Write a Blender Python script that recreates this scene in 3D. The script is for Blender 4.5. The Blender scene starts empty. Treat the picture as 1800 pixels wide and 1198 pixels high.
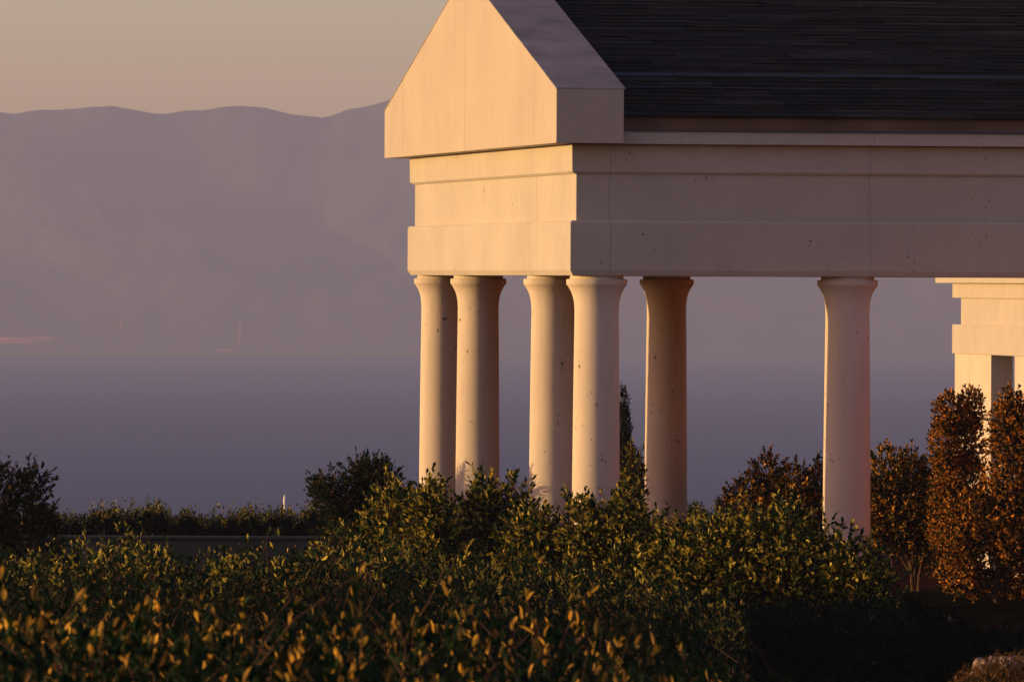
import bpy, math, random
import numpy as np
from mathutils import Vector, Matrix
PI = math.pi
S = bpy.context.scene
COL = S.collection

# ---------------------------------------------------------------- camera, sky, sun, exposure
HC = 4.45                 # eye height above the pavilion ground
FPX = 14000.0             # focal length in pixels of the 1800 px wide photograph
YH = 491.0                # row of the true horizon at the middle column
ROLL = 0.0045
THETA = math.radians(9.93)
cam_d = bpy.data.cameras.new("camera")
cam = bpy.data.objects.new("camera", cam_d)
COL.objects.link(cam)
cam_d.sensor_width = 36.0
cam_d.lens = FPX / 1800 * 36
cam_d.shift_y = -(599 - YH) / 1800
cam_d.clip_start = 0.5
cam_d.clip_end = 60000
cam.matrix_world = (Matrix.Translation((0, 0, HC)) @ Matrix.Rotation(-ROLL, 4, 'Y')
                    @ Matrix.Rotation(PI / 2, 4, 'X'))
cam_d.dof.use_dof = True
cam_d.dof.focus_distance = 104.0
cam_d.dof.aperture_fstop = 16.0
S.camera = cam

SUN_EL = math.radians(4.0)
SUN_AL = math.radians(3.0)          # how far the sun stands in front of straight left
to_sun = Vector((-math.cos(SUN_AL) * math.cos(SUN_EL), -math.sin(SUN_AL) * math.cos(SUN_EL), math.sin(SUN_EL)))
w = bpy.data.worlds.new("World")
S.world = w
w.use_nodes = True
nt = w.node_tree
bg = nt.nodes["Background"]
sky = nt.nodes.new("ShaderNodeTexSky")
sky.sky_type = 'NISHITA'
sky.sun_disc = False
sky.sun_elevation = SUN_EL
sky.sun_rotation = math.atan2(to_sun.x, to_sun.y)
sky.altitude = 60
sky.air_density = 1.0
sky.dust_density = 1.5
sky.ozone_density = 1.5
tint = nt.nodes.new("ShaderNodeMix")
tint.data_type = 'RGBA'
tint.blend_type = 'MULTIPLY'
tint.inputs[0].default_value = 1.0
nt.links.new(sky.outputs[0], tint.inputs[6])
geo = nt.nodes.new("ShaderNodeTexCoord")
sepw = nt.nodes.new("ShaderNodeSeparateXYZ")
nt.links.new(geo.outputs['Generated'], sepw.inputs[0])
rw = nt.nodes.new("ShaderNodeValToRGB")          # afterglow colours of the real sky: peach low down, mauve higher up
nt.links.new(sepw.outputs[2], rw.inputs[0])
el = rw.color_ramp.elements
while len(el) < 4: el.new(0.5)
for e_, (p_, c_) in zip(el, [(0.0, (1.18, 0.93, 1.13)), (0.035, (0.95, 0.965, 1.48)), (0.20, (0.65, 0.47, 0.68)), (0.6, (0.76, 0.44, 0.52))]):
    e_.position = p_; e_.color = (*c_, 1)
nt.links.new(rw.outputs[0], tint.inputs[7])
nt.links.new(tint.outputs[2], bg.inputs[0])
bg.inputs[1].default_value = 0.15
sky_gain = 1.69
mul = nt.nodes.new('ShaderNodeVectorMath'); mul.operation = 'SCALE'; mul.inputs[3].default_value = sky_gain
nt.links.new(tint.outputs[2], mul.inputs[0]); nt.links.new(mul.outputs[0], bg.inputs[0])
sun_d = bpy.data.lights.new("sun", 'SUN')
sun_d.energy = 4.25
sun_d.angle = math.radians(0.6)
sun_d.color = (1.0, 0.655, 0.248)
sun = bpy.data.objects.new("sun", sun_d)
COL.objects.link(sun)
sun.rotation_euler = to_sun.to_track_quat('Z', 'Y').to_euler()
sun.location = (-30, 60, 30)
S.view_settings.view_transform = 'Standard'
S.view_settings.look = 'None'
S.view_settings.exposure = 0.75
S.view_settings.gamma = 1.0
S.cycles.use_denoising = True
S.cycles.max_bounces = 8
S.cycles.volume_bounces = 1
S.cycles.transmission_bounces = 4
S.cycles.caustics_reflective = False
S.cycles.caustics_refractive = False


# ---------------------------------------------------------------- helpers
def P(x, y, Z):
    """world point that the photograph shows at pixel (x, y), at distance Z"""
    return Vector(((x - 900) * Z / FPX, Z, HC + (YH - y + ROLL * (x - 900)) * Z / FPX))


def XZ(x, Z):
    return (x - 900) * Z / FPX


def link(name, me, mat=None, parent=None):
    o = bpy.data.objects.new(name, me)
    COL.objects.link(o)
    if mat is not None:
        me.materials.append(mat)
    if parent is not None:
        o.parent = parent
    return o


def tag(o, label, cat, group=None, kind=None):
    if label: o["label"] = label
    if cat: o["category"] = cat
    if group: o["group"] = group
    if kind: o["kind"] = kind
    return o


def structure(o):
    o["kind"] = "structure"
    return o


def empty(name, loc, rz=0.0):
    o = bpy.data.objects.new(name, None)
    COL.objects.link(o)
    o.location = loc
    o.rotation_euler = (0, 0, rz)
    o.empty_display_size = 0.3
    return o


class MB:
    def __init__(s):
        s.v = []; s.f = []

    def add(s, vs, fs):
        b = len(s.v)
        s.v += [tuple(p) for p in vs]
        s.f += [tuple(i + b for i in f) for f in fs]

    def box(s, x0, x1, y0, y1, z0, z1):
        s.add([(x0, y0, z0), (x1, y0, z0), (x1, y1, z0), (x0, y1, z0), (x0, y0, z1), (x1, y0, z1), (x1, y1, z1), (x0, y1, z1)],
              [(0, 3, 2, 1), (4, 5, 6, 7), (0, 1, 5, 4), (1, 2, 6, 5), (2, 3, 7, 6), (3, 0, 4, 7)])

    def prism(s, loop_a, loop_b):
        n = len(loop_a)
        s.add(list(loop_a) + list(loop_b),
              [tuple(range(n))[::-1], tuple(range(n, 2 * n))] + [(i, (i + 1) % n, n + (i + 1) % n, n + i) for i in range(n)])

    def loft(s, loops, close=False, caps=True):
        n = len(loops[0])
        vs = [p for l in loops for p in l]
        fs = []
        m = len(loops)
        for j in range(m if close else m - 1):
            a = j * n; b = ((j + 1) % m) * n
            for i in range(n):
                fs.append((a + i, a + (i + 1) % n, b + (i + 1) % n, b + i))
        if caps and not close:
            fs.append(tuple(range(n))[::-1]); fs.append(tuple(range((m - 1) * n, m * n)))
        s.add(vs, fs)

    def lathe(s, prof, cx=0, cy=0, n=48):
        s.loft([[(cx + r * math.cos(2 * PI * i / n), cy + r * math.sin(2 * PI * i / n), z) for i in range(n)] for r, z in prof])

    def tube(s, pts, rad, n=6):
        loops = []
        pts = [Vector(p) for p in pts]
        for k, p in enumerate(pts):
            d = (pts[min(k + 1, len(pts) - 1)] - pts[max(k - 1, 0)]).normalized()
            a = d.cross(Vector((0, 1, 0.3))).normalized(); b = d.cross(a)
            r = rad[k] if isinstance(rad, (list, tuple)) else rad
            loops.append([p + (a * math.cos(2 * PI * i / n) + b * math.sin(2 * PI * i / n)) * r for i in range(n)])
        s.loft(loops)

    def build(s, name, mat, parent=None, smooth=False, bevel=0.0):
        me = bpy.data.meshes.new(name)
        me.from_pydata(s.v, [], s.f)
        me.update()
        import bmesh
        bm = bmesh.new(); bm.from_mesh(me)
        bmesh.ops.recalc_face_normals(bm, faces=bm.faces)
        if bevel:
            ed = [e for e in bm.edges if len(e.link_faces) == 2 and e.calc_face_angle(0) > 0.6]
            bmesh.ops.bevel(bm, geom=ed, offset=bevel, segments=2, affect='EDGES', profile=0.6)
        bm.to_mesh(me); bm.free()
        if smooth:
            me.polygons.foreach_set('use_smooth', [True] * len(me.polygons))
            try:
                me.set_sharp_from_angle(angle=math.radians(35))
            except Exception:
                pass
        return link(name, me, mat, parent)


def np_mesh(name, V, F, mat, parent=None, smooth=False):
    """V (n,3) array, F (m,k) array of equal-sized faces"""
    me = bpy.data.meshes.new(name)
    n, k = len(V), F.shape[1]
    me.vertices.add(n); me.vertices.foreach_set('co', np.ascontiguousarray(V, dtype=np.float32).ravel())
    me.loops.add(F.size); me.loops.foreach_set('vertex_index', np.ascontiguousarray(F, dtype=np.int32).ravel())
    me.polygons.add(len(F)); me.polygons.foreach_set('loop_start', np.arange(0, F.size, k, dtype=np.int32))
    me.polygons.foreach_set('use_smooth', np.full(len(F), smooth))
    me.update(calc_edges=True)
    return link(name, me, mat, parent)


# ---------------------------------------------------------------- materials
def new_mat(name):
    m = bpy.data.materials.new(name)
    m.use_nodes = True
    t = m.node_tree
    return m, t, t.nodes["Principled BSDF"]


def N(t, kind, **kw):
    n = t.nodes.new(kind)
    for k, v in kw.items():
        if isinstance(k, str) and k.startswith('i_'):
            key = k[2:].replace('_', ' ')
            n.inputs[key].default_value = v
        else:
            setattr(n, k, v)
    return n


def ramp(t, src, stops, interp='LINEAR'):
    r = t.nodes.new("ShaderNodeValToRGB")
    r.color_ramp.interpolation = interp
    e = r.color_ramp.elements
    while len(e) < len(stops): e.new(0.5)
    for el, (p, c) in zip(e, stops):
        el.position = p
        el.color = (c, c, c, 1) if isinstance(c, (int, float)) else (*c, 1)
    t.links.new(src, r.inputs[0])
    return r


def mixc(t, fac, a, b, mode='MIX'):
    m = t.nodes.new("ShaderNodeMix"); m.data_type = 'RGBA'; m.blend_type = mode
    for sock, v in ((0, fac), (6, a), (7, b)):
        if hasattr(v, 'is_output') or hasattr(v, 'links') and not isinstance(v, (tuple, float)):
            t.links.new(v, m.inputs[sock])
        else:
            m.inputs[sock].default_value = v if not isinstance(v, tuple) else (*v, 1)[:4]
    return m.outputs[2]


def stucco(name, base, pits=1.0, joints=None, rough=0.85, streak=0.95, drough=0.9):
    m, t, b = new_mat(name)
    tc = N(t, "ShaderNodeTexCoord")
    L = t.links.new
    n1 = N(t, "ShaderNodeTexNoise", i_Scale=0.9, i_Detail=6.0); L(tc.outputs['Object'], n1.inputs['Vector'])
    n2 = N(t, "ShaderNodeTexNoise", i_Scale=14.0, i_Detail=5.0); L(tc.outputs['Object'], n2.inputs['Vector'])
    c1 = ramp(t, n1.outputs['Fac'], [(0.3, tuple(c * 0.93 for c in base)), (0.7, tuple(min(1, c * 1.05) for c in base))])
    c2 = ramp(t, n2.outputs['Fac'], [(0.3, 0.95), (0.7, 1.0)])
    col = mixc(t, 1.0, c1.outputs[0], c2.outputs[0], 'MULTIPLY')
    # water streaks running down
    mp = N(t, "ShaderNodeMapping"); mp.inputs['Scale'].default_value = (7, 7, 0.5); L(tc.outputs['Object'], mp.inputs['Vector'])
    n3 = N(t, "ShaderNodeTexNoise", i_Scale=1.0, i_Detail=4.0); L(mp.outputs[0], n3.inputs['Vector'])
    c3 = ramp(t, n3.outputs['Fac'], [(0.42, streak), (0.55, 1.0)])
    col = mixc(t, 1.0, col, c3.outputs[0], 'MULTIPLY')
    # air pockets in the cast surface
    mp2 = N(t, "ShaderNodeMapping"); mp2.inputs['Scale'].default_value = (1, 1, 0.6); L(tc.outputs['Object'], mp2.inputs['Vector'])
    nw = N(t, "ShaderNodeTexNoise", i_Scale=30.0, i_Detail=2.0); L(mp2.outputs[0], nw.inputs['Vector'])
    wv = mixc(t, 0.06, mp2.outputs[0], nw.outputs['Color'], 'ADD')
    nm = N(t, "ShaderNodeTexNoise", i_Scale=2.3, i_Detail=3.0); L(tc.outputs['Object'], nm.inputs['Vector'])
    hits = []
    for sc_, lo_, hi_, t0, t1 in ((8.5, .46, .72, 0.0, 0.15), (17.0, .50, .66, 0.0, 0.16)):
        vo = N(t, "ShaderNodeTexVoronoi", i_Scale=sc_); L(wv, vo.inputs['Vector'])
        thr = N(t, "ShaderNodeMapRange"); L(nm.outputs['Fac'], thr.inputs[0])
        for q_, v_ in enumerate((lo_, hi_, t0 * pits, t1 * pits)): thr.inputs[1 + q_].default_value = v_
        lt = N(t, "ShaderNodeMath", operation='LESS_THAN'); L(vo.outputs['Distance'], lt.inputs[0]); L(thr.outputs[0], lt.inputs[1])
        hits.append(lt)
    lt = N(t, "ShaderNodeMath", operation='MAXIMUM'); L(hits[0].outputs[0], lt.inputs[0]); L(hits[1].outputs[0], lt.inputs[1])
    col = mixc(t, lt.outputs[0], col, tuple(c * 0.16 for c in base))
    mask = lt.outputs[0]
    if joints:
        sep = N(t, "ShaderNodeSeparateXYZ"); L(tc.outputs['Object'], sep.inputs[0])
        for axis, pos, hw in joints:
            s1 = N(t, "ShaderNodeMath", operation='SUBTRACT'); L(sep.outputs[axis], s1.inputs[0]); s1.inputs[1].default_value = pos
            s2 = N(t, "ShaderNodeMath", operation='ABSOLUTE'); L(s1.outputs[0], s2.inputs[0])
            s3 = N(t, "ShaderNodeMath", operation='LESS_THAN'); L(s2.outputs[0], s3.inputs[0]); s3.inputs[1].default_value = hw
            col = mixc(t, s3.outputs[0], col, tuple(c * 0.7 for c in base))
    L(col, b.inputs['Base Color'])
    b.inputs['Roughness'].default_value = rough
    b.inputs['Diffuse Roughness'].default_value = drough
    b.inputs['Specular IOR Level'].default_value = 0.25
    bp = N(t, "ShaderNodeBump", i_Strength=0.25, i_Distance=0.01)
    inv = N(t, "ShaderNodeMath", operation='SUBTRACT'); L(n2.outputs['Fac'], inv.inputs[0]); L(mask, inv.inputs[1])
    L(inv.outputs[0], bp.inputs['Height']); L(bp.outputs[0], b.inputs['Normal'])
    return m


def leaf_mat(name, dark, mid, tip, tipshare=0.8, trans=0.35, gloss=0.35):
    m, t, b = new_mat(name)
    L = t.links.new
    g = N(t, "ShaderNodeNewGeometry")
    c = ramp(t, g.outputs['Random Per Island'], [(0.0, dark), (0.45, mid), (tipshare, mid), (1.0, tip)])  # bright tip leaves also stand in for sunlit ones, dark for shaded
    L(c.outputs[0], b.inputs['Base Color'])
    b.inputs['Roughness'].default_value = gloss
    b.inputs['Specular IOR Level'].default_value = 0.07
    tr = N(t, "ShaderNodeBsdfTranslucent")
    cc = mixc(t, 1.0, c.outputs[0], (1.5, 1.35, 0.7), 'MULTIPLY'); L(cc, tr.inputs[0])
    mx = N(t, "ShaderNodeMixShader"); mx.inputs[0].default_value = trans
    L(b.outputs[0], mx.inputs[1]); L(tr.outputs[0], mx.inputs[2])
    L(mx.outputs[0], t.nodes["Material Output"].inputs[0])
    return m


def plain(name, c, rough=0.8, nscale=3.0, var=0.25, bump=0.0, spec=0.2):
    m, t, b = new_mat(name)
    tc = N(t, "ShaderNodeTexCoord")
    n = N(t, "ShaderNodeTexNoise", i_Scale=nscale, i_Detail=6.0); t.links.new(tc.outputs['Object'], n.inputs['Vector'])
    r = ramp(t, n.outputs['Fac'], [(0.3, tuple(x * (1 - var) for x in c)), (0.7, tuple(min(1, x * (1 + var)) for x in c))])
    t.links.new(r.outputs[0], b.inputs['Base Color'])
    b.inputs['Roughness'].default_value = rough
    b.inputs['Specular IOR Level'].default_value = spec
    if bump:
        bp = N(t, "ShaderNodeBump", i_Strength=0.6, i_Distance=bump)
        t.links.new(n.outputs['Fac'], bp.inputs['Height']); t.links.new(bp.outputs[0], b.inputs['Normal'])
    return m


BASE = (0.56, 0.50, 0.44)
M = {}
M['stone'] = stucco("cast_stone", (0.555, 0.46, 0.385), pits=1.1, drough=0.15)
M['pediment'] = stucco("pediment_stone", (0.545, 0.455, 0.38), pits=0.35, joints=[(1, .75, 0.018), (1, 6.2, 0.018), (1, 11.6, 0.018)], streak=0.975)
M['entab'] = stucco("entablature_stone", (0.55, 0.482, 0.415), pits=0.9, joints=[(0, 0.1, 0.007), (0, 3.55, 0.006), (1, 2.6, 0.018)], streak=0.972)
M['coping'] = plain("coping_stone", (0.27, 0.24, 0.24), 0.9, 1.6, 0.22, 0.01)
M['bark'] = plain("bark", (0.06, 0.032, 0.02), 0.9, 12, 0.4, 0.02)
M['twig'] = plain("twig", (0.06, 0.030, 0.018), 0.9, 20, 0.4)
M['metal'] = plain("metal_bar", (0.05, 0.065, 0.10), 0.45, 5, 0.1)
M['brown'] = plain("brown_fascia", (0.16, 0.085, 0.055), 0.8, 1.5, 0.3)
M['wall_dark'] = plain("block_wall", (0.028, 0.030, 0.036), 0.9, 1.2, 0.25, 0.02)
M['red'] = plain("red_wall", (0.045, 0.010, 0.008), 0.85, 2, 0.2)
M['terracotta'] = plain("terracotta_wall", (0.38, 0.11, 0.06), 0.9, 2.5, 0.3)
M['paving'] = plain("paving", (0.09, 0.055, 0.042), 0.85, 3, 0.15, 0.01)
M['white_stone'] = plain("pale_stone", (0.40, 0.33, 0.30), 0.9, 15, 0.3, .01)
M['white'] = plain("white_post", (0.75, 0.7, 0.68), 0.6, 3, 0.05)
M['soil'] = plain("soil", (0.012, 0.014, 0.009), 0.95, 2.5, 0.5, 0.05, spec=0.0)
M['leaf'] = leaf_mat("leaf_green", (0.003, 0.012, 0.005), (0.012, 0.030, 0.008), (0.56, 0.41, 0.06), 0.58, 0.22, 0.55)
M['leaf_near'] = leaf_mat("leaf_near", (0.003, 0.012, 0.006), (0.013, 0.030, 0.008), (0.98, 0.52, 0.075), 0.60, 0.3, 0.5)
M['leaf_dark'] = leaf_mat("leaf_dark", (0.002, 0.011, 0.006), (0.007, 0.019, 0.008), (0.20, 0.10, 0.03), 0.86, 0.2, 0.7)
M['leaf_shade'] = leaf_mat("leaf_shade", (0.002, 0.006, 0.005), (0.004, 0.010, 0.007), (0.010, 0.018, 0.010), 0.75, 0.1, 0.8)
M['leaf_orange_lit'] = leaf_mat("leaf_orange_lit", (0.004, 0.007, 0.003), (0.014, 0.024, 0.006), (0.88, 0.37, 0.06), 0.44, 0.25, 0.6)  # orange sunlight put into the bright leaf colour
M['leaf_gold'] = leaf_mat("leaf_gold", (0.003, 0.011, 0.005), (0.012, 0.025, 0.007), (0.85, 0.40, 0.06), 0.56, 0.25, 0.6)
M['leaf_cypress'] = leaf_mat("leaf_cypress", (0.003, 0.008, 0.006), (0.006, 0.012, 0.008), (0.016, 0.020, 0.010), 0.8, 0.1, 0.8)
M['dry_grass'] = leaf_mat("dry_grass", (0.02, 0.014, 0.006), (0.05, 0.028, 0.010), (0.20, 0.09, 0.03), 0.6, 0.2, 0.7)


def roof_mat():
    m, t, b = new_mat("roof_shingle")
    tc = N(t, "ShaderNodeTexCoord"); L = t.links.new
    mp = N(t, "ShaderNodeMapping"); mp.inputs['Scale'].default_value = (1.6, 9, 9); L(tc.outputs['Object'], mp.inputs[0])
    n = N(t, "ShaderNodeTexNoise", i_Scale=1.0, i_Detail=5.0); L(mp.outputs[0], n.inputs[0])
    r = ramp(t, n.outputs['Fac'], [(0.3, (0.010, 0.012, 0.011)), (0.55, (0.016, 0.016, 0.014)), (0.72, (0.045, 0.022, 0.016))])
    g = N(t, "ShaderNodeNewGeometry")
    r3 = ramp(t, g.outputs['Random Per Island'], [(0.0, 0.35), (0.8, 1.0), (1.0, 1.9)])
    L(mixc(t, 1.0, r.outputs[0], r3.outputs[0], 'MULTIPLY'), b.inputs['Base Color'])
    b.inputs['Roughness'].default_value = 0.85
    b.inputs['Specular IOR Level'].default_value = 0.08
    return m


M['roof'] = roof_mat()

# ---------------------------------------------------------------- terrain, sea, mountains
SEA = HC - 90.0


def lerp(x, pts):
    return np.interp(x, [p[0] for p in pts], [p[1] for p in pts])


def ground_z(x, y):
    """height of the ground at world x, y (arrays or numbers)"""
    left = lerp(y, [(-20, 2.85), (12, 2.7), (30, 2.1), (50, 1.3), (70, 0.45), (84, 0.0), (112, 0.0), (145, -0.9), (205, -3.4), (300, -18), (650, -96), (900, -98)])
    right = lerp(y, [(-20, 2.85), (8, 2.5), (30, 1.3), (60, 0.35), (80, 0.0), (112, 0.0), (145, -0.9), (205, -3.4), (300, -18), (650, -96), (900, -98)])
    edge = 370.0 / FPX * np.maximum(y, 10) + 0.5
    k = np.clip((x - edge) / 1.2 + 0.5, 0, 1)
    k = k * k * (3 - 2 * k)
    return left * (1 - k) + right * k


def vnoise(x, y, seed=0):
    xi = np.floor(x).astype(int); yi = np.floor(y).astype(int)
    fx = x - xi; fy = y - yi
    fx = fx * fx * (3 - 2 * fx); fy = fy * fy * (3 - 2 * fy)

    def h(a, b):
        n = (a * 374761393 + b * 668265263 + seed * 974711) & 0x7fffffff
        n = ((n ^ (n >> 13)) * 1274126177) & 0x7fffffff
        return ((n ^ (n >> 16)) & 0xffff) / 65535.0
    return ((h(xi, yi) * (1 - fx) + h(xi + 1, yi) * fx) * (1 - fy) + (h(xi, yi + 1) * (1 - fx) + h(xi + 1, yi + 1) * fx) * fy)


def fbm(x, y, oct=5, seed=0):
    s = 0; a = 0.5
    for k in range(oct):
        s = s + a * vnoise(x * 2 ** k, y * 2 ** k, seed + k); a *= 0.5
    return s


def grid(xs, ys, zf):
    X, Y = np.meshgrid(xs, ys)
    Z = zf(X, Y)
    V = np.stack([X.ravel(), Y.ravel(), Z.ravel()], 1)
    nx, ny = len(xs), len(ys)
    i = np.arange(nx - 1)[None, :] + nx * np.arange(ny - 1)[:, None]
    F = np.stack([i, i + 1, i + nx + 1, i + nx], -1).reshape(-1, 4)
    return V, F


xs = np.concatenate([-np.geomspace(3400, 20, 14), np.linspace(-16, 24, 161), np.geomspace(30, 3400, 14)])
ys = np.concatenate([np.linspace(-40, 20, 16), np.linspace(22, 130, 160), np.linspace(134, 300, 40), np.linspace(320, 900, 20)])
V, F = grid(xs, ys, lambda X, Y: ground_z(X, Y) + 0.10 * (fbm(X * 0.9, Y * 0.9, 4) - 0.5))
structure(np_mesh("ground", V, F, M['soil'], smooth=True))

m, t, b = new_mat("sea_water")
tc = N(t, "ShaderNodeTexCoord")
L = t.links.new
b.inputs['Base Color'].default_value = (0.004, 0.014, 0.036, 1)
b.inputs['Roughness'].default_value = 0.6
b.inputs['Specular IOR Level'].default_value = 0.0
gl = t.nodes.new("ShaderNodeBsdfAnisotropic")
gl.inputs['Color'].default_value = (0.002, 0.030, 0.095, 1)     # mean reflectance of a choppy sea
mp = N(t, "ShaderNodeMapping"); mp.inputs['Scale'].default_value = (0.0012, 0.004, 1); L(tc.outputs['Object'], mp.inputs[0])
nn = N(t, "ShaderNodeTexNoise", i_Scale=1.0, i_Detail=6.0, i_Roughness=0.5); L(mp.outputs[0], nn.inputs[0])
rr = ramp(t, nn.outputs['Fac'], [(0.3, 0.26), (0.7, 0.38)]); L(rr.outputs[0], gl.inputs['Roughness'])
ad = t.nodes.new("ShaderNodeAddShader"); L(b.outputs[0], ad.inputs[0]); L(gl.outputs[0], ad.inputs[1])
L(ad.outputs[0], t.nodes["Material Output"].inputs[0])
M['sea'] = m
V, F = grid(np.linspace(-3450, 3450, 24), np.linspace(560, 9300, 40), lambda X, Y: X * 0 + SEA)
structure(np_mesh("water", V, F, M['sea']))

# far mountains across the bay
ridge = [(-7000, 175), (-4000, 150), (-2500, 180), (-1500, 160), (-700, 190), (-200, 182), (0, 196), (25, 198), (58, 192), (100, 191), (146, 187), (196, 184), (213, 187), (238, 191), (267, 197), (292, 198), (321, 192), (359, 191),
         (388, 185), (417, 184), (459, 187), (480, 191), (505, 197), (538, 202), (568, 204.5), (593, 198), (613, 189), (639, 186), (668, 177), (684, 172), (740, 160), (820, 150), (950, 158),
         (1100, 170), (1300, 150), (1600, 175), (1900, 160), (2600, 185), (4000, 150), (7000, 190)]
YR = 10500.0
YS = 9165.0


def mtn(X, Y):
    px = 900 + X / YR * FPX
    top = HC + (YH - np.interp(px, [r[0] for r in ridge], [r[1] for r in ridge]) + ROLL * (px - 900)) * YR / FPX
    H = top - SEA
    tt = np.clip((Y - YS) / (YR - YS), -0.2, 2)
    up = np.clip(tt, 0, 1)
    prof = np.where(tt < 1, 0.10 * np.minimum(up * 12, 1) + 0.90 * up ** 1.25, 1 - 0.5 * (tt - 1))
    wx = X + 260 * (fbm(X * 0.0015, Y * 0.0015, 3, 7) - 0.5)
    sp = np.abs(np.sin(wx * 0.0062 + 0.0022 * (Y - YS))) ** 1.2          # spurs running down to the shore
    sp2 = fbm(wx * 0.012, Y * 0.003, 5, 3)
    sp3 = fbm(wx * 0.035, Y * 0.016, 4, 9)
    mid = np.clip(up * (1 - up) * 4, 0, 1)
    z = prof * H * (1 - 0.16 * mid * (1 - sp)) + mid * (22 * (sp2 - 0.5) + 7 * (sp3 - 0.5)) + 3.0 * (sp3 - 0.5)
    return np.maximum(z + SEA - 1.0 + np.where(tt < 0, -6, 0), SEA - 0.6)


m, t, b = new_mat("mountain_slope")
tc = N(t, "ShaderNodeTexCoord"); L = t.links.new
n = N(t, "ShaderNodeTexNoise", i_Scale=0.004, i_Detail=8.0); L(tc.outputs['Object'], n.inputs[0])
r = ramp(t, n.outputs['Fac'], [(0.35, (0.04, 0.045, 0.035)), (0.65, (0.075, 0.068, 0.05))])
sep = N(t, "ShaderNodeSeparateXYZ"); L(tc.outputs['Object'], sep.inputs[0])
# red cliffs and scree near the shore, their sunlit glow put into the colour
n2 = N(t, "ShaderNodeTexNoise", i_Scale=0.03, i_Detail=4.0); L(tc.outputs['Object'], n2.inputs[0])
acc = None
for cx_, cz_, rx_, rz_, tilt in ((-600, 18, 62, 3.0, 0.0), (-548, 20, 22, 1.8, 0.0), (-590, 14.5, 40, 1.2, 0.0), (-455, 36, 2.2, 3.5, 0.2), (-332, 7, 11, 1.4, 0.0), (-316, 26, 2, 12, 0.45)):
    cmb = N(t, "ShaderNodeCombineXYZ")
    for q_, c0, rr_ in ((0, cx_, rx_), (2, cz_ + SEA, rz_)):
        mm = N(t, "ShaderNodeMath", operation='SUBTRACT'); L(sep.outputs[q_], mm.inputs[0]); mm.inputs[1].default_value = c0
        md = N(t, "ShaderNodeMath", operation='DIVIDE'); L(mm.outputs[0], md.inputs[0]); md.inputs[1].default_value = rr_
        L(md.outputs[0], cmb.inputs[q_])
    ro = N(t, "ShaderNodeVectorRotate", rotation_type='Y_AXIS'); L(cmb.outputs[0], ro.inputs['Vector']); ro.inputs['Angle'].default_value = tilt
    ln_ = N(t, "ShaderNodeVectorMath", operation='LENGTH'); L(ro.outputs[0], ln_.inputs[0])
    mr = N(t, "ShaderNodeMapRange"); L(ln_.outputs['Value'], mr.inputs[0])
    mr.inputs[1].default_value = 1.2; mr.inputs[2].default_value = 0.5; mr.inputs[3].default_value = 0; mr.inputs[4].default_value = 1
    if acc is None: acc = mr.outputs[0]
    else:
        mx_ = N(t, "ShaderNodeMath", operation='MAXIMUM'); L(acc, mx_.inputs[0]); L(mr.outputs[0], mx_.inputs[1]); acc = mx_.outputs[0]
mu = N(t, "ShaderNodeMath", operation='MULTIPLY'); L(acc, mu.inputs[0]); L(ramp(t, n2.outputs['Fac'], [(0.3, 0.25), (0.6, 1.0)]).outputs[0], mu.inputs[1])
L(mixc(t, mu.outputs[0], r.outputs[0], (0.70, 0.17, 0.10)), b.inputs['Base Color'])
b.inputs['Roughness'].default_value = 1.0
b.inputs['Specular IOR Level'].default_value = 0.0
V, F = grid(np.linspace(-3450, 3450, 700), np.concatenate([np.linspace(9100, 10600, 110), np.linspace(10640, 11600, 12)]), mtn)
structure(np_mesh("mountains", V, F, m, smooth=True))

# the air over the bay
hz_m = bpy.data.materials.new("haze_air"); hz_m.use_nodes = True
t = hz_m.node_tree; t.nodes.remove(t.nodes["Principled BSDF"])
pv = t.nodes.new("ShaderNodeVolumePrincipled")
pv.inputs['Color'].default_value = (0.56, 0.62, 1.0, 1)
pv.inputs['Density'].default_value = 0.000077
pv.inputs['Anisotropy'].default_value = 0.0
t.links.new(pv.outputs[0], t.nodes["Material Output"].inputs['Volume'])
mb = MB(); mb.box(-3600, 3600, -60, 11800, -100, 330)
tag(mb.build("haze", hz_m), "warm mauve haze lying over the bay", "haze", kind="stuff")

# ---------------------------------------------------------------- pavilion
ORX, ORY = 1.104, 103.7
pav = empty("pavilion", (ORX, ORY, 0), THETA)
tag(pav, "pale stone pavilion with low gable, dark roof and slender round columns, in front", "pavilion")
WV = 12.36            # depth of the gable side between column axes
BAY = 3.34
UEND = BAY * 5
Z0 = HC


def ring(u0, u1, v0, v1, z):
    return [(u0, v0, z), (u1, v0, z), (u1, v1, z), (u0, v1, z)]


def outer(o, z, uend=UEND + 0.43):
    return ring(-o, uend, -o, WV + o, z)


def inner(o, z):
    return ring(o, UEND - 0.2, o, WV - o, z)


# architrave, frieze and crown band as closed rings
e = MB(); e.loft([outer(.385, Z0 + .055), outer(.43, Z0 + .125), outer(.43, Z0 + .742), outer(.41, Z0 + .768), inner(.43, Z0 + .768), inner(.43, Z0 + .055)], close=True, caps=False)
arch = e.build("architrave", M['entab'], pav, bevel=0.006)
e = MB(); e.loft([outer(.338, Z0 + .769), outer(.338, Z0 + 1.372), inner(.40, Z0 + 1.372), inner(.40, Z0 + .769)], close=True, caps=False)
e.build("frieze", M['entab'], pav)
e = MB(); e.loft([outer(.36, Z0 + 1.373), outer(.405, Z0 + 1.405), outer(.41, Z0 + 1.755), inner(.40, Z0 + 1.755), inner(.40, Z0 + 1.373)], close=True, caps=False)
e.build("crown_band", M['entab'], pav, bevel=0.004)

# gable end block with its coping, both sides
PU, PQ = 0.705, 0.89
zb, zt, za = Z0 + 1.762, Z0 + 2.452, Z0 + 4.242
u0, u1 = -PU, -PU + 0.885


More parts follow.
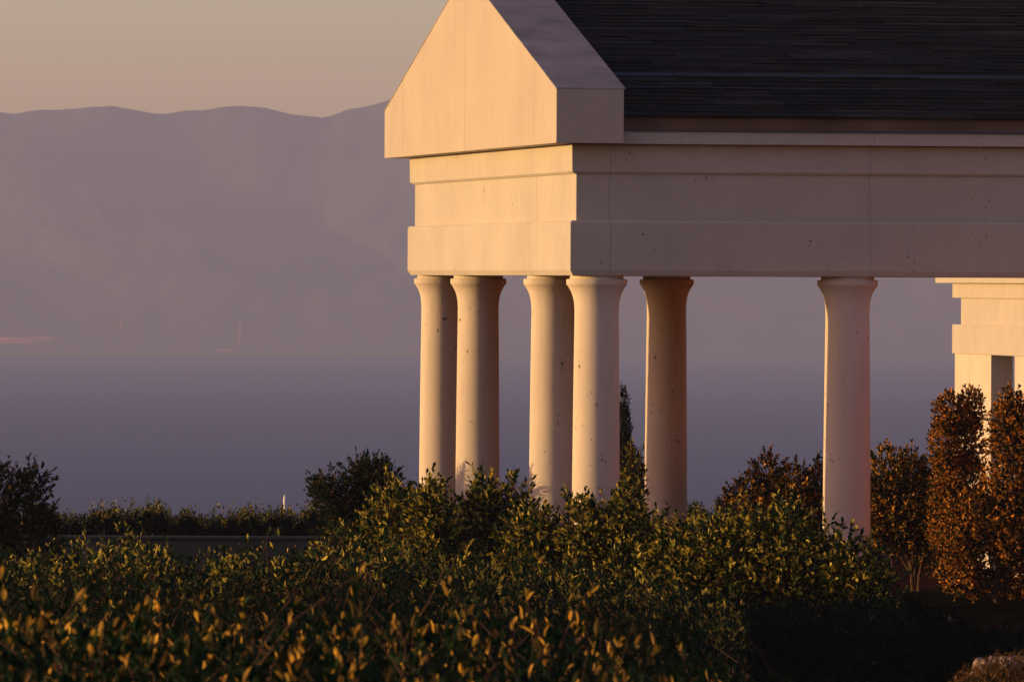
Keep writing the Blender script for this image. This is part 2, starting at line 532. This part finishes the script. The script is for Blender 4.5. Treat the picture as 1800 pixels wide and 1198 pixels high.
def gable(u, lift=0.0, ins=0.0):
    return [(u, -PQ + ins, zb), (u, WV + PQ - ins, zb), (u, WV + PQ - ins, zt + lift), (u, WV / 2, za + lift), (u, -PQ + ins, zt + lift)]


e = MB(); e.prism(gable(u0), gable(u1))
ped = e.build("gable_block", M['pediment'], pav, bevel=0.008)
e = MB()
slope = (za - zt) / (WV / 2 + PQ)
ln = math.hypot(WV / 2 + PQ, za - zt)
for sgn in (0, 1):
    for k in range(9):
        a0 = k / 9 + 0.0012; a1 = (k + 1) / 9 - 0.0012
        pts = []
        for a in (a0, a1):
            v = -PQ - 0.006 + a * (WV / 2 + PQ + 0.006); z = zt - 0.002 + a * (za - zt)
            if sgn: v = WV - v
            pts.append((v, z))
        (va, z_a), (vb, z_b) = pts
        h = 0.022
        e.prism([(u0 - .004, va, z_a + .003), (u0 - .004, vb, z_b + .003), (u0 - .004, vb, z_b + h), (u0 - .004, va, z_a + h)],
                [(u1 + .02, va, z_a + .003), (u1 + .02, vb, z_b + .003), (u1 + .02, vb, z_b + h), (u1 + .02, va, z_a + h)])
e.build("coping", M['coping'], pav)

# long-side eaves: cornice strip and brown fascia
for side in (0, 1):
    def vv(a, b):
        return (a, b) if side == 0 else (WV - b, WV - a)
    e = MB(); y0, y1 = vv(-.62, .0); e.box(u1 + .004, UEND + .8, y0, y1, Z0 + 1.760, Z0 + 1.925); e.build("cornice", M['entab'], pav, bevel=0.008)
    e = MB(); y0, y1 = vv(-.66, .0); e.box(u1 + .004, UEND + .8, y0, y1, Z0 + 1.927, Z0 + 1.945); e.build("gutter_lip", M['metal'], pav)
    e = MB(); y0, y1 = vv(-.52, .0); e.box(u1 + .004, UEND + .8, y0, y1, Z0 + 1.946, Z0 + 2.11); e.build("fascia", M['brown'], pav)

# shingled roof, laid in real overlapping courses
random.seed(5)
RZ0, RV0 = Z0 + 2.115, -0.60
RZ1 = Z0 + 4.16
NC = 38
for side in (0, 1):
    e = MB()
    for k in range(NC):
        a0 = k / NC; a1 = (k + 1) / NC + 0.006
        va, vb = RV0 + a0 * (WV / 2 - RV0), RV0 + min(a1, 1) * (WV / 2 - RV0)
        z_a, z_b = RZ0 + a0 * (RZ1 - RZ0), RZ0 + min(a1, 1) * (RZ1 - RZ0)
        u = u1 + 0.03
        while u < UEND + .9:
            w_ = random.uniform(.5, 1.7); ue = min(u + w_, UEND + .9)
            th = random.uniform(0.010, 0.030)
            q = [(va + random.uniform(-.012, .0), z_a + .0), (vb, z_b - .004), (vb, z_b + .010), (va - .004, z_a + th)]
            if side: q = [(WV - v, z) for v, z in q]
            e.prism([(u, v, z) for v, z in q], [(ue - .003, v, z) for v, z in q])
            u = ue
    e.build("roof_slope", M['roof'], pav)
e = MB(); e.prism([(u1 + .01, RV0 + .1, RZ0 - .004), (u1 + .01, WV - RV0 - .1, RZ0 - .004), (u1 + .01, WV / 2, RZ1 - .04)],
                  [(UEND + .8, RV0 + .1, RZ0 - .004), (UEND + .8, WV - RV0 - .1, RZ0 - .004), (UEND + .8, WV / 2, RZ1 - .04)])
e.build("roof_core", M['roof'], pav)
# flashing where the roof meets the gable block, rail on the roof and a thin cable
e = MB()
for a, b_ in ((RV0, WV / 2), ):
    e.tube([(u1 + .045, RV0, RZ0 + .05), (u1 + .045, WV / 2, RZ1 + .05)], 0.03, 6)
e.build("flashing", M['metal'], pav)
rz = lambda v: RZ0 + (v - RV0) / (WV / 2 - RV0) * (RZ1 - RZ0)
e = MB(); e.box(u1 + .05, UEND + .9, 1.28, 1.34, rz(1.3) + .004, rz(1.3) + .05); e.build("roof_rail", M['metal'], pav)
e = MB(); e.tube([(u1 + .15 + k * .9, .62, rz(.62) + .045 + .01 * math.sin(k * 1.7)) for k in range(18)], 0.006, 4); e.build("cable", M['metal'], pav)
# ceiling, floor slab, end wall
e = MB(); e.box(.42, UEND - .2, .42, WV - .42, Z0 + 1.0, Z0 + 1.08); e.build("ceiling", M['stone'], pav)
e = MB(); e.box(-.75, BAY + .75, -.75, WV + .75, -.3, .10); e.build("floor", M['paving'], pav, bevel=0.01)
UW = BAY * 3 + .5
e = MB(); e.box(UW, UW + .3, .44, WV - .44, .101, Z0 + .996); e.build("end_wall", M['terracotta'], pav)  # unseen; set near and reddened to bounce warm light onto the columns
e = MB(); e.box(7.0, 7.3, -7.5, -1.0, -.3, 3.6); ww = e.build("bounce_wall", M['terracotta'], pav)  # unseen wall added to bounce warm light onto the columns
e = MB(); e.box(6.94, 7.36, -7.56, -.94, 3.602, 3.72); e.build("capstone", M['stone'], ww, bevel=.01)  # cap of the added bounce wall

shaft_prof = [(.352, .10), (.352, .17), (.338, .19), (.345, .23), (.335, .27), (.318, .30), (.316, .6), (.313, 1.2), (.309, 1.9), (.302, 2.7), (.295, 3.4), (.289, 3.9), (.288, Z0 - .42)]
cap_prof = [(.288, Z0 - .42), (.290, Z0 - .36), (.296, Z0 - .29), (.309, Z0 - .225), (.330, Z0 - .165), (.356, Z0 - .115), (.380, Z0 - .078), (.391, Z0 - .066), (.396, Z0 - .058),
            (.396, Z0 + .002), (.390, Z0 + .010), (.350, Z0 + .012), (.348, Z0 + .054)]
proto = None
cols = [(0, 0), (0, 3.21), (0, 9.16), (0, WV), (BAY, 0), (BAY, WV), (BAY * 3, 0), (BAY * 3, WV)]
for i, (cu, cv) in enumerate(cols):
    if proto is None:
        e = MB(); e.lathe(shaft_prof, n=72); s = e.build("column", M['stone'], pav, smooth=True)
        e = MB(); e.lathe(cap_prof, n=72); c = e.build("capital", M['stone'], s, smooth=True)
        proto = (s, c)
    else:
        s = proto[0].copy(); COL.objects.link(s); s.parent = pav
        c = proto[1].copy(); COL.objects.link(c); c.parent = s
    s.location = (cu, cv, 0)
    s.rotation_euler = (0, 0, i * 1.31)

# ---------------------------------------------------------------- far pavilion, at the right edge
p2 = P(1740, YH, 205)
far = empty("far_pavilion", (p2.x, p2.y, -3.5), THETA)
tag(far, "sunlit cream building with square piers glimpsed behind trees at the right edge", "building")


def zf(y): return HC + (YH - y + ROLL * 840) * 205 / FPX + 3.5


zc0, zc1, zc2, zc3, zc4 = zf(623.5), zf(571.5), zf(524), zf(497.5), zf(491.5)
e = MB(); e.box(0, 5, -9, 4.25, zc0, zc1); e.build("architrave", M['entab'], far, bevel=.01)
e = MB(); e.box(.12, 4.9, -8.9, 3.75, zc1, zc2); e.build("frieze", M['entab'], far)
e = MB(); e.box(.0, 5, -9, 4.25, zc2, zc3); e.build("crown_band", M['entab'], far, bevel=.01)
e = MB(); e.box(-.3, 5.3, -9.3, 4.95, zc3 + .002, zc4 + .06); e.build("cornice", M['entab'], far)
e = MB(); e.prism([(-.25, -9.2, zc4 + .062), (5.25, -9.2, zc4 + .062), (2.5, -9.2, zc4 + .9)], [(-.25, 4.9, zc4 + .062), (5.25, 4.9, zc4 + .062), (2.5, 4.9, zc4 + .9)])
e.build("roof", M['roof'], far)
for a, b_ in ((0.0, 4.1), (-8.9, -2.6)):
    e = MB(); e.box(.04, .62, a, b_, 0, zc0 - .003); e.build("pier", M['stone'], far, bevel=.01)
e = MB(); e.box(4.3, 4.9, -8.9, 3.9, 0, zc0 - .003); e.build("back_wall", M['stone'], far)

# ---------------------------------------------------------------- foliage makers
rng = np.random.default_rng(11)


def unit(a):
    return a / np.maximum(np.linalg.norm(a, axis=-1, keepdims=True), 1e-9)


def leaves_from_shoots(tips, dirs, n_leaf, length, leaf_len, leaf_w, spread=0.9, curved=False):
    """a spiral of leaves along the last `length` metres of every shoot; returns V, F of four-cornered or six-cornered leaves"""
    K = len(tips)
    tt = rng.random((K, n_leaf)) ** 0.8
    ang = rng.random((K, 1)) * 6.28 + np.arange(n_leaf)[None, :] * 2.4 + rng.normal(0, .3, (K, n_leaf))
    d = dirs[:, None, :]
    ref = np.tile(np.array([0.37, 0.61, 0.70]), (K, 1))
    a = unit(np.cross(dirs, ref))[:, None, :]
    b = unit(np.cross(dirs, a[:, 0]))[:, None, :]
    out = a * np.cos(ang)[..., None] + b * np.sin(ang)[..., None]
    base = tips[:, None, :] - d * (tt * length)[..., None]
    sp = spread * (0.35 + 0.9 * tt)[..., None] + rng.normal(0, .15, (K, n_leaf, 1))
    ld = unit(d + out * sp + rng.normal(0, .12, (K, n_leaf, 3)))
    nrm = unit(np.cross(np.cross(ld, out), ld) * -1 + rng.normal(0, .35, (K, n_leaf, 3)))
    side = unit(np.cross(ld, nrm))
    nrm = np.cross(side, ld)
    LL = leaf_len * rng.uniform(.45, 1.3, (K, n_leaf, 1)) * (0.75 + 0.5 * rng.random((K, 1, 1))); W = leaf_w * rng.uniform(.7, 1.15, (K, n_leaf, 1))
    if not curved:
        p0 = base; p1 = base + ld * LL * .55 + side * W * .5 + nrm * W * .18
        p2_ = base + ld * LL; p3 = base + ld * LL * .55 - side * W * .5 + nrm * W * .18
        V = np.stack([p0, p1, p2_, p3], 2).reshape(-1, 3)
        i = np.arange(K * n_leaf)[:, None] * 4
        F = np.concatenate([np.stack([i, i + 1, i + 2], -1), np.stack([i, i + 2, i + 3], -1)], 1).reshape(-1, 3)
        return V, F
    curl = -nrm * LL
    rows = [(0.0, .06, 0), (.22, .36, .0), (.5, .5, .02), (.78, .38, .07), (1.0, .04, .14)]
    pts = []
    for s_, hw, cz in rows:
        c_ = base + ld * LL * s_ + curl * cz
        pts += [c_ + side * W * hw + nrm * W * hw * .3, c_, c_ - side * W * hw + nrm * W * hw * .3]
    V = np.stack(pts, 2).reshape(-1, 3)
    n = len(pts)
    i = np.arange(K * n_leaf)[:, None] * n
    fs = []
    for r_ in range(len(rows) - 1):
        for q in (0, 1):
            o = r_ * 3 + q
            fs.append(np.concatenate([i + o, i + o + 1, i + o + 4, i + o + 3], 1))
    F = np.stack(fs, 1).reshape(-1, 4)
    return V, F


def twigs(roots, tips, r0=0.006, r1=0.002, n=3, bow=0.05):
    """bent three-sided twigs from roots to tips"""
    K = len(roots)
    d = unit(tips - roots)
    a = unit(np.cross(d, np.tile(np.array([0.2, 0.9, 0.35]), (K, 1)))); b = np.cross(d, a)
    off = rng.normal(0, bow, (K, 3))
    rows = []
    for s_ in (0, .5, 1):
        c = roots * (1 - s_) + tips * s_ + off * (s_ * (1 - s_) * 4)
        r = r0 * (1 - s_) + r1 * s_
        for q in range(n):
            an = 2 * PI * q / n
            rows.append(c + (a * math.cos(an) + b * math.sin(an)) * r)
    V = np.stack(rows, 1).reshape(-1, 3)
    i = np.arange(K)[:, None] * (3 * n)
    fs = []
    for s_ in range(2):
        for q in range(n):
            o = s_ * n
            fs.append(np.concatenate([i + o + q, i + o + (q + 1) % n, i + o + n + (q + 1) % n, i + o + n + q], 1))
    return V, np.stack(fs, 1).reshape(-1, 4)


def crown_points(blobs, n, shell=0.75, lump=0.25):
    """points and outward directions through a union of ellipsoids (cx, cy, cz, rx, ry, rz)"""
    w_ = np.array([(b[3] * b[5] + b[4] * b[5]) for b in blobs]); w_ = w_ / w_.sum()
    k = rng.choice(len(blobs), n, p=w_)
    B = np.array(blobs)[k]
    u = unit(rng.normal(0, 1, (n, 3)))
    rad = np.where(rng.random(n) < shell, rng.uniform(.80, 1.0, n), rng.uniform(.35, .85, n))
    lumpy = 1 + lump * (fbm(u[:, 0] * 2.3 + k * 7.1 + 40, u[:, 2] * 2.3 + u[:, 1] * 1.7 + 40, 4, 5) - 0.5) * 2
    rad = rad * lumpy
    p = B[:, :3] + u * B[:, 3:] * rad[:, None]
    return p, u


def shrub(name, label, cat, loc, blobs, mat, n_sh, leaves=9, sh_len=.20, ll=.05, lw=.024, group=None, trunks=3, spiky=0.10, up=0.7, crown='foliage', stemname='stem', tr=0.025, twig_mat=None, spread=.9, lump=.25):
    gz = float(ground_z(loc[0], loc[1]))
    root = empty(name, (loc[0], loc[1], gz))
    tag(root, label, cat, group)
    pts, u = crown_points(blobs, n_sh, lump=lump)
    keep = pts[:, 2] > 0.05
    pts, u = pts[keep], u[keep]
    d = unit(u + np.array([0, 0, up]) + rng.normal(0, .35, u.shape))
    tips = pts + d * (rng.random((len(pts), 1)) ** 2.2) * spiky * 3
    V, F = leaves_from_shoots(tips, d, leaves, sh_len, ll, lw, spread)
    np_mesh(crown, V, F, mat, root)
    # limbs from the ground into the crown, each ending in twigs
    e = MB()
    cen = np.array(blobs)
    rad0 = float(np.mean(cen[:, 3])) * 0.25
    for k in range(trunks):
        bsel = blobs[k % len(blobs)]
        a = random.uniform(0, 6.28); r0 = random.uniform(.2, 1) * rad0
        cx0, cy0 = float(np.mean(cen[:, 0])), float(np.mean(cen[:, 1]))
        p0 = (cx0 * .4 + r0 * math.cos(a), cy0 * .4 + r0 * math.sin(a), -.12)
        p3 = (bsel[0] + random.uniform(-.5, .5) * bsel[3], bsel[1] + random.uniform(-.5, .5) * bsel[4], bsel[2] + .2 * bsel[5])
        mid = [(p0[j] * .55 + p3[j] * .45) + random.uniform(-.05, .05) for j in range(2)] + [(p0[2] * .5 + p3[2] * .5)]
        q = [(p0[j] * .8 + mid[j] * .2) for j in range(2)] + [mid[2] * .4]
        e.tube([p0, q, mid, p3], [tr * 1.5, tr * 1.1, tr * .8, tr * .35], 7)
    st = e.build(stemname, M['bark'], root, smooth=True)
    ns = min(len(tips), 500)
    idx = rng.choice(len(tips), ns, replace=False)
    c_i = cen[np.argmin(np.linalg.norm(tips[idx][:, None, :] - cen[None, :, :3], axis=2), axis=1)][:, :3]
    roots = c_i * .55 + tips[idx] * .45
    V, F = twigs(roots, tips[idx], .007, .0025)
    np_mesh("twig", V, F, twig_mat or M['twig'], st)
    return root


def at(px, py, Z):
    """world x and height above the local ground for a pixel at distance Z"""
    p = P(px, py, Z)
    return p.x, p.z - float(ground_z(p.x, Z))


# ---------------------------------------------------------------- shrubs and trees
def pix_shrub(name, label, cat, Z, blobs_px, mat, n_sh, depth=None, **kw):
    """blobs given by what they cover: (centre px, top py, half width px, half height px)"""
    cx = sum(b_[0] for b_ in blobs_px) / len(blobs_px)
    X0 = XZ(cx, Z); gz = float(ground_z(X0, Z))
    bl = []
    for (bx, ty, hw, hh) in blobs_px:
        p = P(bx, ty + hh, Z); s_ = Z / FPX
        bl.append((p.x - X0, random.uniform(-.08, .08), p.z - gz, hw * s_, (depth or hw * s_), hh * s_))
    return shrub(name, label, cat, (X0, Z), bl, mat, n_sh, **kw)


GH = "leafy shrubs lined up in front of the columns"
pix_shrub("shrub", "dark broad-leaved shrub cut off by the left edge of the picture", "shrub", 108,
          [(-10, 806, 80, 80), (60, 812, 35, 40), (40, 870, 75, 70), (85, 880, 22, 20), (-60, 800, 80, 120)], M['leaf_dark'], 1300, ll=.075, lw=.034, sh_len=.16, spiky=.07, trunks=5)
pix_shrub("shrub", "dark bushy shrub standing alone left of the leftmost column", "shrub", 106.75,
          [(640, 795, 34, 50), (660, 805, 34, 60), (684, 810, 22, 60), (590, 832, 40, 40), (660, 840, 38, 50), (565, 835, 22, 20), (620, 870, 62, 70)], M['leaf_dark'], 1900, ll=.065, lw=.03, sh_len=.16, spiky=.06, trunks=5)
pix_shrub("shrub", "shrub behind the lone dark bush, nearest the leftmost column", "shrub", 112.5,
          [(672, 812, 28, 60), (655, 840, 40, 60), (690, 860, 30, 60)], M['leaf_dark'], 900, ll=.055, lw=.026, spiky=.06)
front = [
    (92, [(1225, 925, 40, 50), (1260, 915, 40, 50)], "sunlit leafy shrub between the dark back column and the round rust-lit bush"),
    (97, [(690, 850, 40, 60), (720, 880, 45, 60)], "leafy shrub whose tips reach up left of the leftmost column"),
    (96, [(755, 842, 22, 40), (775, 885, 45, 60)], "leafy shrub with one upright sprig before the leftmost column"),
    (97, [(860, 838, 36, 60), (835, 870, 50, 60), (905, 848, 26, 40)], "tall leafy shrub covering the base of the second column from the left"),
    (94.6, [(935, 900, 50, 60), (960, 905, 40, 50)], "low leafy shrub before the foot of the third column from the left"),
    (94, [(1020, 882, 26, 40), (1060, 880, 30, 50), (1040, 910, 50, 50)], "leafy shrub covering the foot of the corner column"),
    (93.6, [(1100, 868, 26, 50), (1135, 905, 40, 60)], "leafy shrub in the gap right of the corner column"),
    (93, [(1185, 915, 40, 50), (1230, 918, 40, 50)], "leafy shrub covering the foot of the dark back column"),
    (91.6, [(1290, 905, 45, 60), (1325, 895, 40, 60)], "sunlit leafy shrub before the round rust-lit bush"),
    (91.2, [(1390, 895, 45, 60), (1420, 918, 45, 50)], "sunlit leafy shrub just left of the rightmost column"),
    (90.8, [(1480, 940, 40, 50), (1525, 965, 40, 50)], "low leafy shrub covering the foot of the rightmost column"),
]
for Z, bl, lab in front:
    bl2 = list(bl)
    for (bx, ty, hw, hh) in bl:
        bl2.append((bx, ty + 45, hw + 12, 75))
    pix_shrub("shrub", lab, "shrub", Z, bl2, M['leaf'], 1000, ll=.082, lw=.042, sh_len=.17, group=GH, spiky=.10, trunks=4, up=.9, depth=.55, lump=.5)

pix_shrub("cypress", "slim dark cypress rising behind the corner column", "cypress", 130,
          [(1097, 672, 10, 60), (1098, 700, 15, 80), (1099, 750, 22, 110), (1100, 820, 26, 140)], M['leaf_cypress'], 2600, leaves=8, ll=.05, lw=.016, sh_len=.10, spiky=.02, up=2.5, spread=.35, trunks=1, tr=.05, stemname="trunk", crown="crown", lump=.08)
pix_shrub("shrub", "tall narrow shrub between the corner column and the dark back column", "shrub", 110,
          [(1113, 780, 18, 50), (1112, 820, 24, 60), (1112, 870, 30, 70)], M['leaf'], 900, ll=.055, lw=.026, sh_len=.13, spiky=.05)
pix_shrub("bush", "round rust-lit bush behind the rightmost column, to its left", "bush", 116,
          [(1350, 790, 28, 50), (1320, 830, 45, 60), (1400, 812, 50, 70), (1290, 862, 26, 40), (1440, 808, 35, 60), (1370, 850, 90, 90)], M['leaf_gold'], 2400, ll=.065, lw=.034, sh_len=.12, spiky=.05, trunks=6)
pix_shrub("tree", "small multi-stemmed tree just right of the rightmost column", "tree", 120,
          [(1560, 780, 36, 60), (1600, 785, 36, 60), (1640, 830, 36, 60), (1530, 830, 50, 65), (1590, 840, 70, 62), (1645, 870, 45, 50), (1665, 840, 45, 60), (1650, 920, 40, 45), (1636, 800, 32, 60), (1560, 870, 50, 55)], M['leaf_gold'], 3600, ll=.07, lw=.036, sh_len=.13, spiky=.05,
          trunks=9, crown="crown", stemname="trunk", tr=.022)
pix_shrub("topiary", "upright clipped orange-lit shrub against the far cream building", "topiary", 118,
          [(1668, 684, 26, 40), (1706, 678, 26, 40), (1664, 720, 30, 60), (1704, 720, 30, 60), (1668, 790, 36, 70), (1704, 790, 36, 70), (1685, 850, 55, 70)], M['leaf_orange_lit'], 3400, ll=.05, lw=.03, sh_len=.08, spiky=.025, trunks=4, lump=.10, crown="crown", stemname="trunk", tr=.03)
pix_shrub("tree", "orange-lit tree with bare forked trunks at the right edge", "tree", 110,
          [(1764, 700, 24, 60), (1785, 686, 30, 50), (1815, 710, 45, 70), (1780, 800, 60, 90), (1710, 860, 55, 60), (1820, 850, 70, 75), (1690, 910, 38, 45), (1790, 900, 60, 50), (1692, 958, 38, 45), (1722, 985, 28, 32), (1798, 968, 45, 52)], M['leaf_orange_lit'], 4600, ll=.062, lw=.036, sh_len=.11, spiky=.05,
          trunks=10, crown="crown", stemname="trunk", tr=.026)

# red wall glimpsed between the trunks
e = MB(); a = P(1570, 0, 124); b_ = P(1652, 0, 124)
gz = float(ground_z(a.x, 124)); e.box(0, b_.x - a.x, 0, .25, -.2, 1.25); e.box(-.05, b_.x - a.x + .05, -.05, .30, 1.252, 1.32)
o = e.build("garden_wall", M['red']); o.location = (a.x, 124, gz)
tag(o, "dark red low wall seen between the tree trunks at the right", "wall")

# low block wall and clipped hedge at the far lawn edge
a = P(-90, 940, 150); b_ = P(1720, 940, 150)
gz = -1.05
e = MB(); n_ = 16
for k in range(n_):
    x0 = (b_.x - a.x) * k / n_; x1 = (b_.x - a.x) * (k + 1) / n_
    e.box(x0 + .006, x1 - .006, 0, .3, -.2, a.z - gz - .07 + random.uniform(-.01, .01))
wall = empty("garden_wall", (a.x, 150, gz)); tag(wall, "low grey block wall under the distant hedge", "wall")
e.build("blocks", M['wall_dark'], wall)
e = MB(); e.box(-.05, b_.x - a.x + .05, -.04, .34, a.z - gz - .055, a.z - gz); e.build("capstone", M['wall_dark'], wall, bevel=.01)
K = 15000
px = rng.uniform(-80, 1715, K); hx = (px - 900) * 153 / FPX
topy = 900 + 26 * (fbm(px * .045, px * 0, 4, 3) - .5) * 2
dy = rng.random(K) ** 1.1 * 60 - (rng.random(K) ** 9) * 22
pz = HC + (YH - (topy + dy) + ROLL * (px - 900)) * 153 / FPX
tips = np.stack([hx, 152.2 + rng.random(K) * 1.4, pz], 1)
d = unit(np.array([0, 0, 1.0]) + rng.normal(0, .35, (K, 3)))
hedge = empty("hedge", (XZ(600, 152.5), 152.5, -1.2)); tag(hedge, "dark low hedge with spiky tips along the top of the distant wall", "hedge")
off = np.array([XZ(600, 152.5), 152.5, -1.2])
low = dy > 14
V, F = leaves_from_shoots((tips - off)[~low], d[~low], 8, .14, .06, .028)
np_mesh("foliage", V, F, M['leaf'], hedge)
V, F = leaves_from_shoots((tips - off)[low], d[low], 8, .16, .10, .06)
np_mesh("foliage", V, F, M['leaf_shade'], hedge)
V, F = twigs(np.stack([hx[::30], tips[::30, 1], np.full(len(hx[::30]), -1.1)], 1) - off, tips[::30] - off, .008, .003)
np_mesh("stem", V, F, M['twig'], hedge)

# slim pale post behind the hedge
e = MB(); p = P(502, 868, 158)
gz = float(ground_z(p.x, 158)); hgt = p.z - gz
e.lathe([(.024, -.1), (.024, hgt - .10), (.018, hgt - .05), (.002, hgt)], n=12)
o = e.build("post", M['white'], smooth=True); o.location = (p.x, 158, gz)
tag(o, "slim pale pointed post sticking up behind the distant hedge", "post")


# ---------------------------------------------------------------- masses of shrubbery nobody could count
def mass(name, label, cat, Z0_, Z1_, x_of, top_of, K, leaves, sh_len, ll, lw, mat, thick, curved, spiky, up=1.2, lumpk=70, clump=0, hollow=.35, spread=.9, parent=None, accept=None, tw=3):
    Zs = rng.uniform(Z0_, Z1_, K)
    lo, hi = x_of
    px = rng.uniform(lo, hi, K)
    X = (px - 900) * Zs / FPX
    lumpy = fbm(X * 1.5 + 50, Zs * 1.5, 4, 21)
    fine = fbm(X * 5 + 50, Zs * 5, 3, 22)
    ty = top_of(px, Zs) - (lumpy - .5) * lumpk - (fine - .5) * 40
    z = HC + (YH - ty) * Zs / FPX - rng.random(K) ** 1.2 * thick
    z = z + (rng.random(K) ** 5) * spiky
    if clump:
        cn = fbm(X * clump + 90, Zs * clump * .6 + 90, 3, 31)
        z = z - np.clip((.50 - cn) * 5, 0, 1) * hollow
        if accept:
            ok = cn + rng.normal(0, .05, K) > accept[1]
            X, Zs, z = X[ok], Zs[ok], z[ok]; K = len(X)
    tips = np.stack([X, Zs, z], 1)
    d = unit(np.array([0, 0, up]) + rng.normal(0, .45, (K, 3)))
    V, F = leaves_from_shoots(tips, d, leaves, sh_len, ll, lw, spread, curved)
    o = np_mesh(name, V, F, mat, parent)
    o['kind'] = 'stuff'
    if label: tag(o, label, cat)
    g = np.stack([X, Zs, np.maximum(z - .40, ground_z(X, Zs) - .02)], 1)
    if not tw: return o
    V, F = twigs((g + rng.normal(0, .22, g.shape) * np.array([1, 1, 0]))[::tw], tips[::tw], .0045, .002, 3, .03)
    t_ = np_mesh("twig", V, F, M['twig'], o)
    t_['kind'] = 'stuff'
    return o


mid_top = lambda px, Z: np.interp(px, [-420, -120, -60, 0, 120, 230, 330, 430, 560, 640, 780, 1000, 1200, 1320], [890, 915, 950, 955, 968, 938, 978, 962, 965, 925, 975, 985, 1010, 1060]) + (93 - Z) * 2.0  # raised beyond the left edge, an unseen blocker for dappled shade
near_top = lambda px, Z: np.interp(px, [-760, -150, -60, 300, 700, 1000, 1200, 1285], [780, 860, 1010, 1065, 1065, 1085, 1115, 1180]) + (38 - Z) * 7  # raised out of view at left too, to block sun in patches
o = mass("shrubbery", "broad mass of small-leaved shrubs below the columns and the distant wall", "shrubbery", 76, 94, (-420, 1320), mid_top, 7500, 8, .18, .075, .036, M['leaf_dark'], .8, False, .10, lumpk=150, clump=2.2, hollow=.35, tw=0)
mass("shoot", None, None, 76, 94, (-420, 1310), mid_top, 3400, 9, .19, .080, .036, M['leaf'], .18, False, .30, lumpk=150, clump=2.2, hollow=.35, parent=o, accept=(2.2, .50))  # coverage of this bright layer over the dark one paints the sunlit share
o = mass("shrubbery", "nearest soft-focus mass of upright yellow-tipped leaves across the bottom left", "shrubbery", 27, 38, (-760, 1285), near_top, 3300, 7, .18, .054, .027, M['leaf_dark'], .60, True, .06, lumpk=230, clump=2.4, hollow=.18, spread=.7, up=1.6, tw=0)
mass("shoot", None, None, 27, 38, (-760, 1275), near_top, 760, 7, .17, .055, .023, M['leaf_near'], .16, True, .26, lumpk=230, clump=2.4, hollow=.18, spread=.5, up=2.0, parent=o, accept=(2.4, .44), tw=2)  # bright layer again painted as the sunlit leaves
# dark shaded ground cover and the sunlit grassy bank
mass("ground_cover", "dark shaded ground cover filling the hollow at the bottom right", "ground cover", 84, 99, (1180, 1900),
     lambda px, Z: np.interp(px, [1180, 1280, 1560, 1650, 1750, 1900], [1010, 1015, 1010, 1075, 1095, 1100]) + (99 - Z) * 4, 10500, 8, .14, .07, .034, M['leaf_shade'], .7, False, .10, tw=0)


def bank():
    xs_ = np.concatenate([np.linspace(2.6, 7.5, 50), np.linspace(8, 30, 20)]); ys_ = np.linspace(56, 66, 50)

    def zz(X, Y):
        px_ = 900 + X * FPX / Y
        top = HC - (np.interp(px_, [1660, 1700, 1740, 1800, 1900], [1225, 1176, 1163, 1153, 1148]) - YH) * Y / FPX
        k = np.clip(1 - np.abs(Y - 61) / 5, 0, 1) ** .5
        return ground_z(X, Y) * (1 - k) + top * k - .06 + .04 * fbm(X * 3, Y * 3, 3, 2)
    V, F = grid(xs_, ys_, zz)
    o_ = np_mesh("ground_bank", V, F, M['soil'], smooth=True); structure(o_)
    K = 13000
    X = np.where(rng.random(K) < .7, rng.uniform(2.7, 7.3, K), rng.uniform(7.3, 14, K)); Y = rng.uniform(58, 63.9, K)
    tips = np.stack([X, Y, zz(X, Y) + rng.uniform(.03, .12, K)], 1)
    d = unit(np.array([0, 0, 1.0]) + rng.normal(0, .5, (K, 3)))
    V, F = leaves_from_shoots(tips, d, 5, .10, .06, .010, .6)
    tag(np_mesh("grass", V, F, M['dry_grass']), "rust-orange dry grass on the sunlit bank at the bottom right corner", "grass", kind="stuff")


bank()
# pale kerb behind the bank, and a few pale stones under the trees
def kerb_z(X, Y):
    top = P(1760, 1158, 64.6).z + .06 * (fbm(X * 9, Y * 9, 3, 4) - .5) * 2
    edge = np.minimum(np.minimum((X - 3.66) / .25, (5.0 - X) / .2), np.minimum((Y - 64.2) / .12, (65.3 - Y) / .12)) + (fbm(X * 7, Y * 7, 3, 8) - .5) * 1.6
    return top - .35 * np.clip(1 - edge, 0, 1) ** 2


V, F = grid(np.linspace(3.6, 5.1, 90), np.linspace(64.1, 65.4, 40), kerb_z)
structure(np_mesh("path", V, F, plain("pale_kerb", (0.30, 0.20, 0.16), 0.85, 6, 0.25, 0.02)))
for px_, py_, Z_, sz, lab in ((1588, 1062, 104, .13, "small pale grey stone at the foot of the multi-stemmed tree"), (1668, 1080, 104, .10, "flat pinkish stone on the shaded ground between the two trees"), (1612, 1088, 102, .08, "tiny pale pebble on the dark ground, nearest the shrubs")):
    p = P(px_, py_, Z_); gz = float(ground_z(p.x, Z_)); e = MB()
    prof = [(.0, -.3), (.8, -.25), (1.2, .0), (1.05, .15), (.55, .28), (.0, .3)]
    V_ = []
    e.lathe([(max(r_, .02) * sz, z_ * sz) for r_, z_ in prof], n=14)
    e.v = [(x * (1 + .25 * math.sin(3 * x / sz + 1)), y * .8, z * (1 + .2 * math.sin(4 * y / sz))) for x, y, z in e.v]
    o = e.build("stone", M['white_stone'], smooth=True); o.location = (p.x, Z_, gz + .05)
    tag(o, lab, "stone")
